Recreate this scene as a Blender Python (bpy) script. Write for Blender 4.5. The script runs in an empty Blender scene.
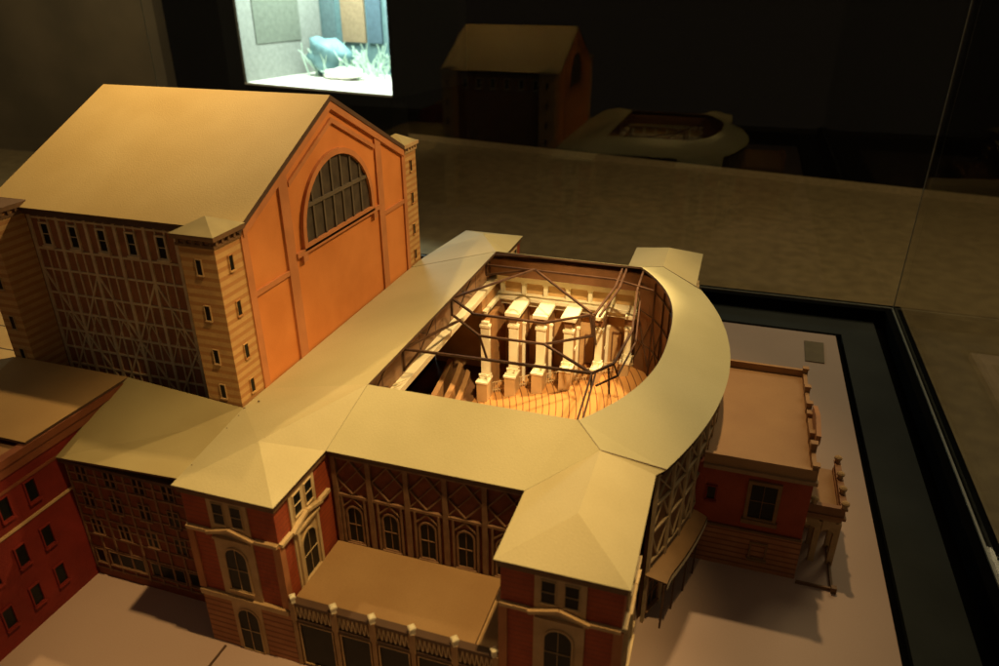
import bpy, math, random
from mathutils import Vector, Matrix
random.seed(7)
S = bpy.context.scene
COL = S.collection
rad = math.radians

# ------------------------------------------------------------------ camera
cd = bpy.data.cameras.new('camera')
cam = bpy.data.objects.new('camera', cd)
COL.objects.link(cam)
cd.sensor_width = 36.0
cd.lens = 26.354
cd.clip_start = 0.02
cd.clip_end = 60
YAW, PIT, ROL = -0.31386, -0.45467, -0.0031
F = Vector((math.sin(YAW)*math.cos(PIT), math.cos(YAW)*math.cos(PIT), math.sin(PIT)))
R = Vector((math.cos(YAW), -math.sin(YAW), 0))
U = R.cross(F)
R2 = R*math.cos(ROL) + U*math.sin(ROL)
U2 = U*math.cos(ROL) - R*math.sin(ROL)
M = Matrix((R2, U2, -F)).transposed().to_4x4()
M.translation = Vector((0.473, -0.7962, 0.6053))
cam.matrix_world = M
S.camera = cam
cd.dof.use_dof = True
cd.dof.focus_distance = 0.98
cd.dof.aperture_fstop = 6.5

# ------------------------------------------------------------------ world, lamps, exposure
w = bpy.data.worlds.new('World')
S.world = w
w.use_nodes = True
w.node_tree.nodes['Background'].inputs[0].default_value = (1.0, 0.74, 0.46, 1)
w.node_tree.nodes['Background'].inputs[1].default_value = 0.078
S.view_settings.view_transform = 'Standard'
S.view_settings.look = 'None'
S.view_settings.exposure = 0.12
S.view_settings.gamma = 1


def spot(name, loc, aim, power, size, blend, col, radius=0.012):
    l = bpy.data.lights.new(name, 'SPOT')
    l.energy = power
    l.spot_size = rad(size)
    l.spot_blend = blend
    l.color = col
    l.shadow_soft_size = radius
    o = bpy.data.objects.new(name, l)
    COL.objects.link(o)
    o.location = loc
    o.rotation_euler = (Vector(aim)-Vector(loc)).to_track_quat('-Z', 'Y').to_euler()
    return o


WARM = (1.0, 0.64, 0.25)
spot('spot_lamp', (0.46, -0.41, 0.98), (0.13, -0.30, 0.0), 24, 48, 0.8, WARM)
spot('spot_lamp', (0.49, 0.29, 0.86), (0.16, -0.05, 0.15), 18, 92, 1.0, (1.0, 0.68, 0.31))
spot('spot_lamp', (-0.24, 0.10, 0.90), (-0.22, 0.0, 0.4), 13, 82, 1.0, (1.0, 0.66, 0.27))
spot('spot_lamp', (0.52, 0.27, 0.90), (0.25, 0.08, 0.1), 46, 24, 0.9, (1.0, 0.70, 0.34))
spot('spot_lamp', (0.56, -0.40, 1.00), (0.255, 0.15, 0.1), 80, 17, 0.9, (1.0, 0.70, 0.34))  # added fill spot for the hall's far wall and column fronts


def area(name, loc, aim, power, size, col):
    al = bpy.data.lights.new(name, 'AREA')
    al.energy = power
    al.size = size
    al.color = col
    ao = bpy.data.objects.new(name, al)
    COL.objects.link(ao)
    ao.location = loc
    ao.rotation_euler = (Vector(aim)-Vector(loc)).to_track_quat('-Z', 'Y').to_euler()


# unseen area lights added to brighten the floor and the left panel
area('room_fill', (1.6, 2.6, 2.5), (1.0, 2.8, -0.8), 46, 1.5, (1.0, 0.76, 0.42))
area('room_fill', (-3.2, 2.6, 2.6), (-5.2, 4.2, 0.4), 45, 1.2, (1.0, 0.80, 0.50))

# ------------------------------------------------------------------ materials
def mat(name, col, rough=0.7, col2=None, nscale=40.0, bump=0.0, spec=0.3, stripes=None, metallic=0.0,
        detail=3.0, axis=2, fine=0.0):
    m = bpy.data.materials.new(name)
    m.use_nodes = True
    nt = m.node_tree
    b = nt.nodes['Principled BSDF']
    b.inputs['Roughness'].default_value = rough
    b.inputs['Specular IOR Level'].default_value = spec
    b.inputs['Metallic'].default_value = metallic
    g = nt.nodes.new('ShaderNodeNewGeometry')
    no = nt.nodes.new('ShaderNodeTexNoise')
    no.inputs['Scale'].default_value = nscale
    no.inputs['Detail'].default_value = detail
    nt.links.new(g.outputs['Position'], no.inputs['Vector'])
    mx = nt.nodes.new('ShaderNodeMix')
    mx.data_type = 'RGBA'
    c2 = col2 or tuple(c*0.82 for c in col)
    mx.inputs[6].default_value = (*col, 1)
    mx.inputs[7].default_value = (*c2, 1)
    rmp = nt.nodes.new('ShaderNodeMapRange')
    rmp.inputs[1].default_value = 0.35
    rmp.inputs[2].default_value = 0.65
    nt.links.new(no.outputs['Fac'], rmp.inputs[0])
    nt.links.new(rmp.outputs[0], mx.inputs[0])
    out = mx.outputs[2]
    if stripes:
        period, duty, sc = stripes
        sp = nt.nodes.new('ShaderNodeSeparateXYZ')
        nt.links.new(g.outputs['Position'], sp.inputs[0])
        dv = nt.nodes.new('ShaderNodeMath'); dv.operation = 'DIVIDE'
        nt.links.new(sp.outputs[axis], dv.inputs[0]); dv.inputs[1].default_value = period
        fr = nt.nodes.new('ShaderNodeMath'); fr.operation = 'FRACT'
        nt.links.new(dv.outputs[0], fr.inputs[0])
        gt = nt.nodes.new('ShaderNodeMath'); gt.operation = 'GREATER_THAN'
        nt.links.new(fr.outputs[0], gt.inputs[0]); gt.inputs[1].default_value = 1-duty
        m2 = nt.nodes.new('ShaderNodeMix'); m2.data_type = 'RGBA'
        nt.links.new(gt.outputs[0], m2.inputs[0])
        nt.links.new(out, m2.inputs[6])
        m2.inputs[7].default_value = (*sc, 1)
        out = m2.outputs[2]
    if fine:
        n3 = nt.nodes.new('ShaderNodeTexNoise')
        n3.inputs['Scale'].default_value = 900
        n3.inputs['Detail'].default_value = 4
        nt.links.new(g.outputs['Position'], n3.inputs['Vector'])
        r3 = nt.nodes.new('ShaderNodeMapRange')
        r3.inputs[3].default_value = 1-fine
        r3.inputs[4].default_value = 1+fine
        r3.inputs[1].default_value = 0.3
        r3.inputs[2].default_value = 0.7
        nt.links.new(n3.outputs['Fac'], r3.inputs[0])
        vm = nt.nodes.new('ShaderNodeVectorMath'); vm.operation = 'SCALE'
        nt.links.new(out, vm.inputs[0])
        nt.links.new(r3.outputs[0], vm.inputs['Scale'])
        out = vm.outputs[0]
    nt.links.new(out, b.inputs['Base Color'])
    if bump:
        bn = nt.nodes.new('ShaderNodeBump')
        bn.inputs['Strength'].default_value = bump
        bn.inputs['Distance'].default_value = 0.001
        n2 = nt.nodes.new('ShaderNodeTexNoise')
        n2.inputs['Scale'].default_value = 600
        n2.inputs['Detail'].default_value = 5
        nt.links.new(g.outputs['Position'], n2.inputs['Vector'])
        nt.links.new(n2.outputs['Fac'], bn.inputs['Height'])
        nt.links.new(bn.outputs[0], b.inputs['Normal'])
    return m


roof_card = mat('roof_card', (0.51, 0.46, 0.25), 0.62, (0.43, 0.385, 0.20), 7, 0.25, fine=0.05)
ring_card = mat('ring_card', (0.47, 0.44, 0.25), 0.62, (0.40, 0.37, 0.20), 7, 0.25, fine=0.05)
pavilion_card = mat('pavilion_card', (0.53, 0.47, 0.26), 0.62, (0.46, 0.40, 0.21), 8, 0.25, fine=0.05)
stage_card = mat('stage_card', (0.58, 0.44, 0.20), 0.6, (0.52, 0.38, 0.16), 10, 0.25, fine=0.05)
brown_card = mat('brown_card', (0.36, 0.22, 0.09), 0.6, (0.31, 0.18, 0.07), 14, 0.25, fine=0.06)
annex_card = mat('annex_card', (0.36, 0.20, 0.085), 0.6, (0.31, 0.165, 0.07), 14, 0.25, fine=0.06)
orange_wall = mat('orange_wall', (0.66, 0.235, 0.058), 0.65, (0.57, 0.19, 0.042), 16, 0.2, fine=0.05)
orange_trim = mat('orange_trim', (0.54, 0.205, 0.07), 0.65, None, 30, 0.2)
red_brick = mat('red_brick', (0.36, 0.07, 0.022), 0.7, (0.28, 0.05, 0.018), 60, 0.3, fine=0.12,
                stripes=(0.0052, 0.16, (0.22, 0.05, 0.022)))
deep_red = mat('deep_red_wall', (0.19, 0.018, 0.010), 0.7, (0.14, 0.013, 0.007), 30, 0.3, fine=0.1)
striped = mat('striped_stone', (0.55, 0.33, 0.12), 0.7, (0.47, 0.27, 0.10), 50, 0.3,
              stripes=(0.0096, 0.45, (0.42, 0.20, 0.065)), fine=0.1)
striped_base = mat('striped_base', (0.38, 0.17, 0.07), 0.7, (0.32, 0.13, 0.05), 50, 0.3,
                   stripes=(0.0072, 0.3, (0.20, 0.07, 0.03)), fine=0.1)
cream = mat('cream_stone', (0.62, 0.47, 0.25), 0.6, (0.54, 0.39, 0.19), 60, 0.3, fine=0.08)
ivory = mat('ivory_paint', (0.84, 0.77, 0.52), 0.5, (0.76, 0.68, 0.44), 50, 0.2, fine=0.06)
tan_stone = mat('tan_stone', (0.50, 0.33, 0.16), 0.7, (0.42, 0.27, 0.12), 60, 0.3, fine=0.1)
dim_stone = mat('dim_stone', (0.24, 0.13, 0.05), 0.7, (0.19, 0.10, 0.04), 60, 0.3)
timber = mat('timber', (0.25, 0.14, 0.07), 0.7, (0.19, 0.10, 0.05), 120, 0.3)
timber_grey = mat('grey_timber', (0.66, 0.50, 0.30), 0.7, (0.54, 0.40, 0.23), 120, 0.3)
infill = mat('infill_brick', (0.20, 0.055, 0.022), 0.75, (0.15, 0.04, 0.016), 90, 0.3, fine=0.12)
dark_trim = mat('dark_trim', (0.10, 0.055, 0.03), 0.6, None, 60)
cord = mat('cornice_dark', (0.17, 0.09, 0.04), 0.6, None, 60)
inner_brown = mat('inner_brown', (0.22, 0.105, 0.045), 0.65, (0.17, 0.08, 0.03), 40, 0.2, fine=0.08)
inner_wood = mat('inner_wood', (0.52, 0.29, 0.11), 0.55, (0.44, 0.23, 0.085), 45, 0.2, fine=0.08)
truss_wood = mat('truss_wood', (0.055, 0.026, 0.014), 0.45, (0.085, 0.042, 0.022), 90, 0.2)
stage_shade = mat('stage_shade', (0.045, 0.02, 0.01), 0.7)  # near-black colour holding the shade inside the stage
board_m = mat('board_card', (0.48, 0.345, 0.27), 0.6, (0.44, 0.31, 0.24), 5, 0.15, fine=0.04)
plaque_m = mat('plaque_card', (0.16, 0.115, 0.055), 0.6)
black_m = mat('black_paint', (0.003, 0.003, 0.003), 0.9, spec=0.03)
ledge_m = mat('ledge_grey', (0.030, 0.035, 0.032), 0.7, (0.022, 0.026, 0.024), 8, 0.1, spec=0.1)
plinth_m = mat('plinth_black', (0.006, 0.006, 0.006), 0.8, spec=0.05)
trim_m = mat('silicone_trim', (0.22, 0.22, 0.17), 0.35)
floor_m = mat('floor_stone', (0.20, 0.145, 0.068), 0.55, (0.145, 0.103, 0.048), 14, 0.0, fine=0.3, detail=8)
wall_m = mat('room_wall', (0.0035, 0.003, 0.003), 0.9, spec=0.02)
haze_panel_m = mat('haze_panel_brown', (0.16, 0.12, 0.07), 0.8, (0.11, 0.085, 0.05), 1.5)
rubble_roof = mat('planked_card', (0.62, 0.45, 0.20), 0.6, (0.55, 0.38, 0.16), 30, 0.2,
                  stripes=(0.055, 0.05, (0.10, 0.06, 0.03)), axis=1)


def pane_mat():
    m = mat('window_pane', (0.006, 0.007, 0.006), 0.3, (0.012, 0.011, 0.009), 90, 0.0, spec=0.15)
    return m


pane_m = pane_mat()


def seat_mat():
    """orange wooden floor with fine curved seat rows about the stage"""
    m = bpy.data.materials.new('seat_row_floor')
    m.use_nodes = True
    nt = m.node_tree
    b = nt.nodes['Principled BSDF']
    b.inputs['Roughness'].default_value = 0.6
    g = nt.nodes.new('ShaderNodeNewGeometry')
    sp = nt.nodes.new('ShaderNodeSeparateXYZ')
    nt.links.new(g.outputs['Position'], sp.inputs[0])

    def mth(op, a, c=None):
        n = nt.nodes.new('ShaderNodeMath'); n.operation = op
        for i, v in enumerate((a, c)):
            if v is None: continue
            if isinstance(v, (int, float)): n.inputs[i].default_value = v
            else: nt.links.new(v, n.inputs[i])
        return n.outputs[0]
    dx = mth('ADD', sp.outputs[0], 0.16)
    r = mth('SQRT', mth('ADD', mth('MULTIPLY', dx, dx), mth('MULTIPLY', sp.outputs[1], sp.outputs[1])))
    f = mth('FRACT', mth('DIVIDE', r, 0.0098))
    l = mth('GREATER_THAN', f, 0.86)
    mx = nt.nodes.new('ShaderNodeMix'); mx.data_type = 'RGBA'
    nt.links.new(l, mx.inputs[0])
    mx.inputs[6].default_value = (0.52, 0.25, 0.07, 1)
    mx.inputs[7].default_value = (0.17, 0.065, 0.02, 1)
    nt.links.new(mx.outputs[2], b.inputs['Base Color'])
    return m


seat_m = seat_mat()


def glass_mat(name, ior, tint):
    m = bpy.data.materials.new(name)
    m.use_nodes = True
    nt = m.node_tree
    nt.nodes.clear()
    o = nt.nodes.new('ShaderNodeOutputMaterial')
    mx = nt.nodes.new('ShaderNodeMixShader')
    fr = nt.nodes.new('ShaderNodeFresnel')
    ge = nt.nodes.new('ShaderNodeNewGeometry')
    mr = nt.nodes.new('ShaderNodeMapRange')      # keeps the air-to-glass index at both faces of the sheet
    mr.inputs[3].default_value = ior
    mr.inputs[4].default_value = 1/ior
    nt.links.new(ge.outputs['Backfacing'], mr.inputs[0])
    nt.links.new(mr.outputs[0], fr.inputs['IOR'])
    tr = nt.nodes.new('ShaderNodeBsdfTransparent')
    tr.inputs[0].default_value = (*tint, 1)
    gl = nt.nodes.new('ShaderNodeBsdfGlossy')
    gl.inputs['Roughness'].default_value = 0.0
    nt.links.new(fr.outputs[0], mx.inputs[0])
    nt.links.new(tr.outputs[0], mx.inputs[1])
    nt.links.new(gl.outputs[0], mx.inputs[2])
    nt.links.new(mx.outputs[0], o.inputs[0])
    return m


glass_m = glass_mat('case_glass', 1.37, (0.93, 0.95, 0.93))


def emis(name, col, st):
    m = bpy.data.materials.new(name)
    m.use_nodes = True
    b = m.node_tree.nodes['Principled BSDF']
    b.inputs['Emission Color'].default_value = (*col, 1)
    b.inputs['Emission Strength'].default_value = st
    b.inputs['Base Color'].default_value = (*col, 1)
    return m


# ------------------------------------------------------------------ mesh helpers
class MB:
    def __init__(s):
        s.v = []; s.f = []

    def add(s, vs, fs):
        n = len(s.v)
        s.v += [tuple(v) for v in vs]
        s.f += [tuple(i+n for i in f) for f in fs]

    def box(s, x0, x1, y0, y1, z0, z1):
        s.add([(x0, y0, z0), (x1, y0, z0), (x1, y1, z0), (x0, y1, z0),
               (x0, y0, z1), (x1, y0, z1), (x1, y1, z1), (x0, y1, z1)],
              [(0, 3, 2, 1), (4, 5, 6, 7), (0, 1, 5, 4), (1, 2, 6, 5), (2, 3, 7, 6), (3, 0, 4, 7)])
        return s

    def hexa(s, p):       # eight points, bottom ring then top ring
        s.add(p, [(0, 3, 2, 1), (4, 5, 6, 7), (0, 1, 5, 4), (1, 2, 6, 5), (2, 3, 7, 6), (3, 0, 4, 7)])
        return s

    def fbox(s, fr, u0, u1, v0, v1, n0, n1):
        P = lambda u, v, n: fr(u, v, n)
        return s.hexa([P(u0, v0, n0), P(u1, v0, n0), P(u1, v0, n1), P(u0, v0, n1),
                       P(u0, v1, n0), P(u1, v1, n0), P(u1, v1, n1), P(u0, v1, n1)])

    def fbar(s, fr, p, q, w, n0, n1):
        d = Vector((q[0]-p[0], q[1]-p[1])); d.normalize()
        t = Vector((-d.y, d.x))*w/2
        a = [(p[0]-t.x, p[1]-t.y), (q[0]-t.x, q[1]-t.y), (q[0]+t.x, q[1]+t.y), (p[0]+t.x, p[1]+t.y)]
        return s.hexa([fr(*k, n0) for k in a] + [fr(*k, n1) for k in a])

    def fpoly(s, fr, pts, n0, n1):
        k = len(pts)
        s.add([fr(*p, n0) for p in pts]+[fr(*p, n1) for p in pts],
              [tuple(range(k))[::-1], tuple(range(k, 2*k))] + [(i, (i+1) % k, k+(i+1) % k, k+i) for i in range(k)])
        return s

    def fring(s, fr, a, b, n0, n1, closed=True):
        k = len(a)
        s.add([fr(*p, n0) for p in a]+[fr(*p, n0) for p in b]+[fr(*p, n1) for p in a]+[fr(*p, n1) for p in b], [])
        n = len(s.v)-4*k
        for i in range(k if closed else k-1):
            j = (i+1) % k
            s.f += [(n+i, n+j, n+2*k+j, n+2*k+i), (n+k+j, n+k+i, n+3*k+i, n+3*k+j),
                    (n+2*k+i, n+2*k+j, n+3*k+j, n+3*k+i)]
        return s

    def rod(s, p, q, w, n=6):
        p = Vector(p); q = Vector(q); d = (q-p).normalized()
        a = d.cross(Vector((0, 0, 1)))
        if a.length < 1e-4: a = Vector((1, 0, 0))
        a.normalize(); b = d.cross(a)
        vs = []
        for c in (p, q):
            for i in range(n):
                t = 2*math.pi*(i+.5)/n
                vs.append(c+(a*math.cos(t)+b*math.sin(t))*w/2)
        s.add(vs, [tuple(range(n)), tuple(range(2*n-1, n-1, -1))] +
              [(i, n+i, n+(i+1) % n, (i+1) % n) for i in range(n)])
        return s

    def lathe(s, c, prof, n=10):
        vs = []; fs = []
        for r, z in prof:
            for i in range(n):
                t = 2*math.pi*i/n
                vs.append((c[0]+r*math.cos(t), c[1]+r*math.sin(t), c[2]+z))
        for j in range(len(prof)-1):
            for i in range(n):
                k = (i+1) % n
                fs.append((j*n+i, j*n+k, (j+1)*n+k, (j+1)*n+i))
        fs += [tuple(range(n))[::-1], tuple(range((len(prof)-1)*n, len(prof)*n))]
        s.add(vs, fs)
        return s

    def obj(s, name, m, parent=None, bevel=0.0, solid=0.0, smooth=False):
        me = bpy.data.meshes.new(name)
        me.from_pydata([tuple(v) for v in s.v], [], s.f)
        me.materials.append(m)
        me.update()
        import bmesh
        bm = bmesh.new(); bm.from_mesh(me)
        if not solid:
            bmesh.ops.recalc_face_normals(bm, faces=bm.faces)
        bm.to_mesh(me); bm.free()
        o = bpy.data.objects.new(name, me)
        COL.objects.link(o)
        if parent:
            o.parent = parent
            o.matrix_parent_inverse = parent.matrix_world.inverted()
        if bevel:
            b = o.modifiers.new('bevel', 'BEVEL'); b.width = bevel; b.segments = 2; b.limit_method = 'ANGLE'
        if solid:
            b = o.modifiers.new('solid', 'SOLIDIFY'); b.thickness = solid; b.offset = -1; me.materials.append(dark_trim); b.material_offset_rim = 1
        if smooth:
            for p in me.polygons: p.use_smooth = True
        return o


def thing(name, loc, label, cat, group=None):
    o = bpy.data.objects.new(name, None)
    COL.objects.link(o)
    o.location = loc
    o.empty_display_size = 0.02
    o.matrix_world = Matrix.Translation(loc)
    tag(o, label, cat, group)
    return o


def tag(o, label, cat, group=None):
    o['label'] = label; o['category'] = cat
    if group: o['group'] = group
    return o


def frame(o, u, n):
    o = Vector(o); u = Vector(u).normalized(); n = Vector(n).normalized()
    z = Vector((0, 0, 1))
    return lambda a, b, c: o+u*a+z*b+n*c


def outline(cx, v0, w, h, arch, e=0.0):
    """closed outline of a window opening, grown by e"""
    a = w/2+e
    if arch:
        pts = [(cx-a, v0-e), (cx+a, v0-e)]
        c = v0+h-w/2
        for i in range(0, 13):
            t = math.pi*i/12
            pts.append((cx+a*math.cos(t), c+a*math.sin(t)))
        return pts
    return [(cx-a, v0-e), (cx+a, v0-e), (cx+a, v0+h+e), (cx-a, v0+h+e)]


def window(parent, fr, cx, v0, w, h, arch=False, e=0.002, fm=None, mull=(1, 1), proud=0.0022, name='window', sill=True,
           bar=0.0008):
    mb = MB()
    mb.fring(fr, outline(cx, v0, w, h, arch, 0.0), outline(cx, v0, w, h, arch, e), 0.0, proud)
    if sill:
        mb.fbox(fr, cx-w/2-e*1.4, cx+w/2+e*1.4, v0-e*1.8, v0-e*0.6, 0, proud*1.7)
    for i in range(mull[0]):
        x = cx-w/2+w*(i+1)/(mull[0]+1)
        top = v0+h
        if arch:
            top = v0+h-w/2+math.sqrt(max(0, (w/2)**2-(x-cx)**2))
        mb.fbox(fr, x-bar/2, x+bar/2, v0, top, 0.0004, 0.0013)
    for i in range(mull[1]):
        y = v0+h*(i+1)/(mull[1]+1)
        mb.fbox(fr, cx-w/2, cx+w/2, y-bar/2, y+bar/2, 0.0004, 0.0015)
    o = mb.obj(name, fm or cream, parent)
    MB().fpoly(fr, outline(cx, v0, w, h, arch, 0.0003), -0.0004, 0.0007).obj('pane', pane_m, o)
    return o


# ================================================================== THE SETTING
fl = MB()
fl.add([(-9, -6, -0.8), (9, -6, -0.8), (9, 9.5, -0.8), (-9, 9.5, -0.8)], [(0, 1, 2, 3)])
o = fl.obj('floor', floor_m); o['kind'] = 'structure'
wl = MB()
a, b = Vector((-2.42, 5.70, -0.8)), Vector((2.2, 4.84, -0.8))
d = (b-a).normalized(); nn = Vector((-d.y, d.x, 0))
p0, p1 = a-d*6, b+d*7
wl.hexa([p0, p1, p1+nn*.1, p0+nn*.1]+[q+Vector((0, 0, 4.2)) for q in (p0, p1, p1+nn*.1, p0+nn*.1)])
o = wl.obj('room_wall', wall_m); o['kind'] = 'structure'
sk = MB()
sk.hexa([q_-nn*.012 for q_ in (p0, p1)]+[p1-nn*.001, p0-nn*.001]+[q_+Vector((0, 0, .05)) for q_ in (p0-nn*.012, p1-nn*.012, p1-nn*.001, p0-nn*.001)])
o = sk.obj('wall_base_strip', mat('skirting', (.30, .22, .11), .6)); o['kind'] = 'structure'
wl = MB().box(-9, -3.92, 4.2, 4.3, -0.8, 3.4)  # added panel, its brown standing for haze on the left pane
o = wl.obj('room_wall', haze_panel_m); o['kind'] = 'structure'

# ---- glass display case
case = thing('display_case', (0, 0, -0.8), 'large glass display case with black rim enclosing the theatre model', 'display case')
GX, GY, GL, GF = 0.806, 0.685, -0.86, -1.3
MB().box(GL-.01, GX+.01, GF, GY+.01, -0.8, -0.03).obj('plinth', plinth_m, case)
mb = MB()
mb.box(GL, GX, GF, GY, -0.03, -0.012)
mb.obj('deck', black_m, case)
mb = MB()
mb.box(0.704, 0.768, GF+.05, 0.655, -0.0119, -0.004)
mb.box(GL+.05, 0.704, 0.578, 0.655, -0.0119, -0.004)
mb.obj('ledge', ledge_m, case)
mb = MB()
mb.box(GX-.020, GX+.012, GF, GY+.012, -0.012, 0.018)
mb.box(GL-.012, GX-.020, GY-.022, GY+.012, -0.012, 0.018)
mb.box(GL-.012, GL+.012, GF, GY-.022, -0.012, 0.018)
mb.obj('rim', black_m, case, bevel=0.001)
mb = MB()
mb.box(GX-.0075, GX-.0045, GF, GY-.005, 0.018, 0.0205)
mb.box(GL+.005, GX-.0075, GY-.0075, GY-.0045, 0.018, 0.0205)
mb.obj('silicone_seam', trim_m, case)
H = 1.25
for nm, bx, lab in (('glass_pane', (GL, GX-.003, GY-.003, GY+.003), 'rear glass pane carrying a dim mirror image of the model'),
                    ('glass_pane', (GX-.003, GX+.003, GF, GY-.003), 'right hand glass pane'),
                    ('glass_pane', (GL-.003, GL+.003, GF, GY-.003), 'left hand glass pane')):
    g = MB().box(bx[0], bx[1], bx[2], bx[3], 0.0182, H).obj(nm, glass_m, case)
    g['label'] = lab
MB().box(GX-.0046, GX-.0032, GY-.0046, GY-.0032, 0.0206, H).obj('corner_seam', trim_m, case)
MB().box(GL+.0032, GL+.0046, GY-.0052, GY-.0032, 0.0206, H).obj('corner_seam', trim_m, case)

# ---- base board of the model
o = MB().box(-0.84, 0.692, -0.95, 0.560, -0.0118, 0.0).obj('base_board', board_m, bevel=0.0008)
tag(o, 'flat pinkish tan board carrying the whole theatre model', 'board')
o = MB().hexa([(.633, .436, .0001), (.664, .436, .0001), (.668, .518, .0001), (.635, .518, .0001),
               (.633, .436, .0016), (.664, .436, .0016), (.668, .518, .0016), (.635, .518, .0016)]).obj('plaque', plaque_m)
tag(o, 'small blank brown square tag lying on the board behind the annex', 'plaque')

# ================================================================== STAGE HOUSE
sh = thing('stage_house', (-0.155, 0, 0), 'tall stage house with gabled tan roof, orange gable wall and striped corner towers', 'building')
XL, XR = -0.31, 0.0
ZE, ZR, ZB = 0.379, 0.479, 0.188
mb = MB()
mb.box(XL+.004, XR-.004, -.196, .196, 0, ZE-.004)
mb.obj('wall', mat('stage_infill', (.34, .135, .055), .75, (.26, .10, .04), 60, .3, fine=.12), sh)
# gable wall facing the auditorium
gf = frame((0, 0, 0), (0, 1, 0), (1, 0, 0))
sl = (ZR-ZE)/0.2
mb = MB()
mb.fpoly(gf, [(-.2, .10), (.2, .10), (.2, ZE-.003), (0, ZR-.003), (-.2, ZE-.003)], -.0039, 0.0)
gable = mb.obj('gable_wall', orange_wall, sh)
mb = MB()
T = 0.0026
def zc(y, off): return ZR - abs(y)*sl - off
for y0, y1 in ((-.1995, -.189), (-.124, -.107), (.107, .124), (.189, .1995)):
    za, zb = zc(y0, .012), zc(y1, .012)
    mb.fpoly(gf, [(y0, ZB-.02), (y1, ZB-.02), (y1, min(zb, 1)), (y0, za)], 0.0, T)
for off, wd, th in ((.004, .012, .0038), (.026, .006, .0030)):
    for s in (-1, 1):
        e = .196 if off < .01 else .105
        pts = [(0, ZR-off), (s*e, zc(e, off)), (s*e, zc(e, off)-wd), (0, ZR-off-wd)]
        mb.fpoly(gf, pts if s > 0 else pts[::-1], 0.0, th)
mb.fbox(gf, -.189, -.124, .296, .302, 0, T*.9)
mb.fbox(gf, .124, .189, .296, .302, 0, T*.9)
mb.fbox(gf, -.107, .107, .3105, .3165, 0, .0045)
mb.fbox(gf, -.096, -.086, .302, .3105, 0, .0045)
mb.fbox(gf, .086, .096, .302, .3105, 0, .0045)
mb.obj('gable_moulding', orange_trim, gable)
# big half round window
wfr = MB()
wo, wi = outline(0, .3205, .168, .0885, True, .007), outline(0, .3205, .168, .0885, True, 0)
def tall_arch(w, h, e=0.0, v0=.3205):
    a = w/2+e
    pts = [(-a, v0-e), (a, v0-e)]
    for i in range(25):
        t = math.pi*i/24
        pts.append((a*math.cos(t), v0+.010+(h-.010+e)*math.sin(t)))
    return pts
wfr.fring(gf, tall_arch(.166, .088), tall_arch(.166, .088, .007), 0, .0045)
arch = wfr.obj('arched_window', orange_trim, sh)
mb = MB().fpoly(gf, tall_arch(.166, .088, .0005), -.001, .0009)
mb.obj('pane', mat('slate_pane', (.085, .065, .045), .35, (.055, .042, .03), 70), arch)
mb = MB()
for i in range(6):
    y = -.083+.166*(i+1)/7
    top = .3305+.078*math.sqrt(max(0, 1-(y/.083)**2))
    mb.fbox(gf, y-.0017, y+.0017, .3205, top, .0009, .0026)
mb.fbox(gf, -.0775, .0775, .362, .3665, .0009, .0036)
mb.obj('mullion', mat('mullion_grey', (.13, .10, .065), .5), arch)
# roof
mb = MB()
x0, x1 = -.3305, .0045
e = .207
mb.add([(x0, -e, ZR-e*sl), (x1, -e, ZR-e*sl), (x1, 0, ZR), (x0, 0, ZR), (x0, e, ZR-e*sl), (x1, e, ZR-e*sl)],
       [(0, 1, 2, 3), (3, 2, 5, 4)])
rf = mb.obj('roof', stage_card, sh, solid=.003)
for s in (-1, 1):
    yy = s*(e-.003)
    y2 = s*.197
    MB().box(x0+.022, x1-.003, min(yy, y2), max(yy, y2), ZR-e*sl-.0085, ZR-e*sl-.0022).obj('eave_board', dark_trim, sh)
# raking edge line on the gable
mb = MB()
for s in (-1, 1):
    mb.fpoly(gf, ([(0, ZR-.0031), (s*.204, zc(.204, .0031)), (s*.204, zc(.204, .0062)), (0, ZR-.0062)])[::s], .0002, .0048)
mb.obj('verge_board', dark_trim, sh)
cap_card = mat('cap_card', (.40, .33, .16), .6)
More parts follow.
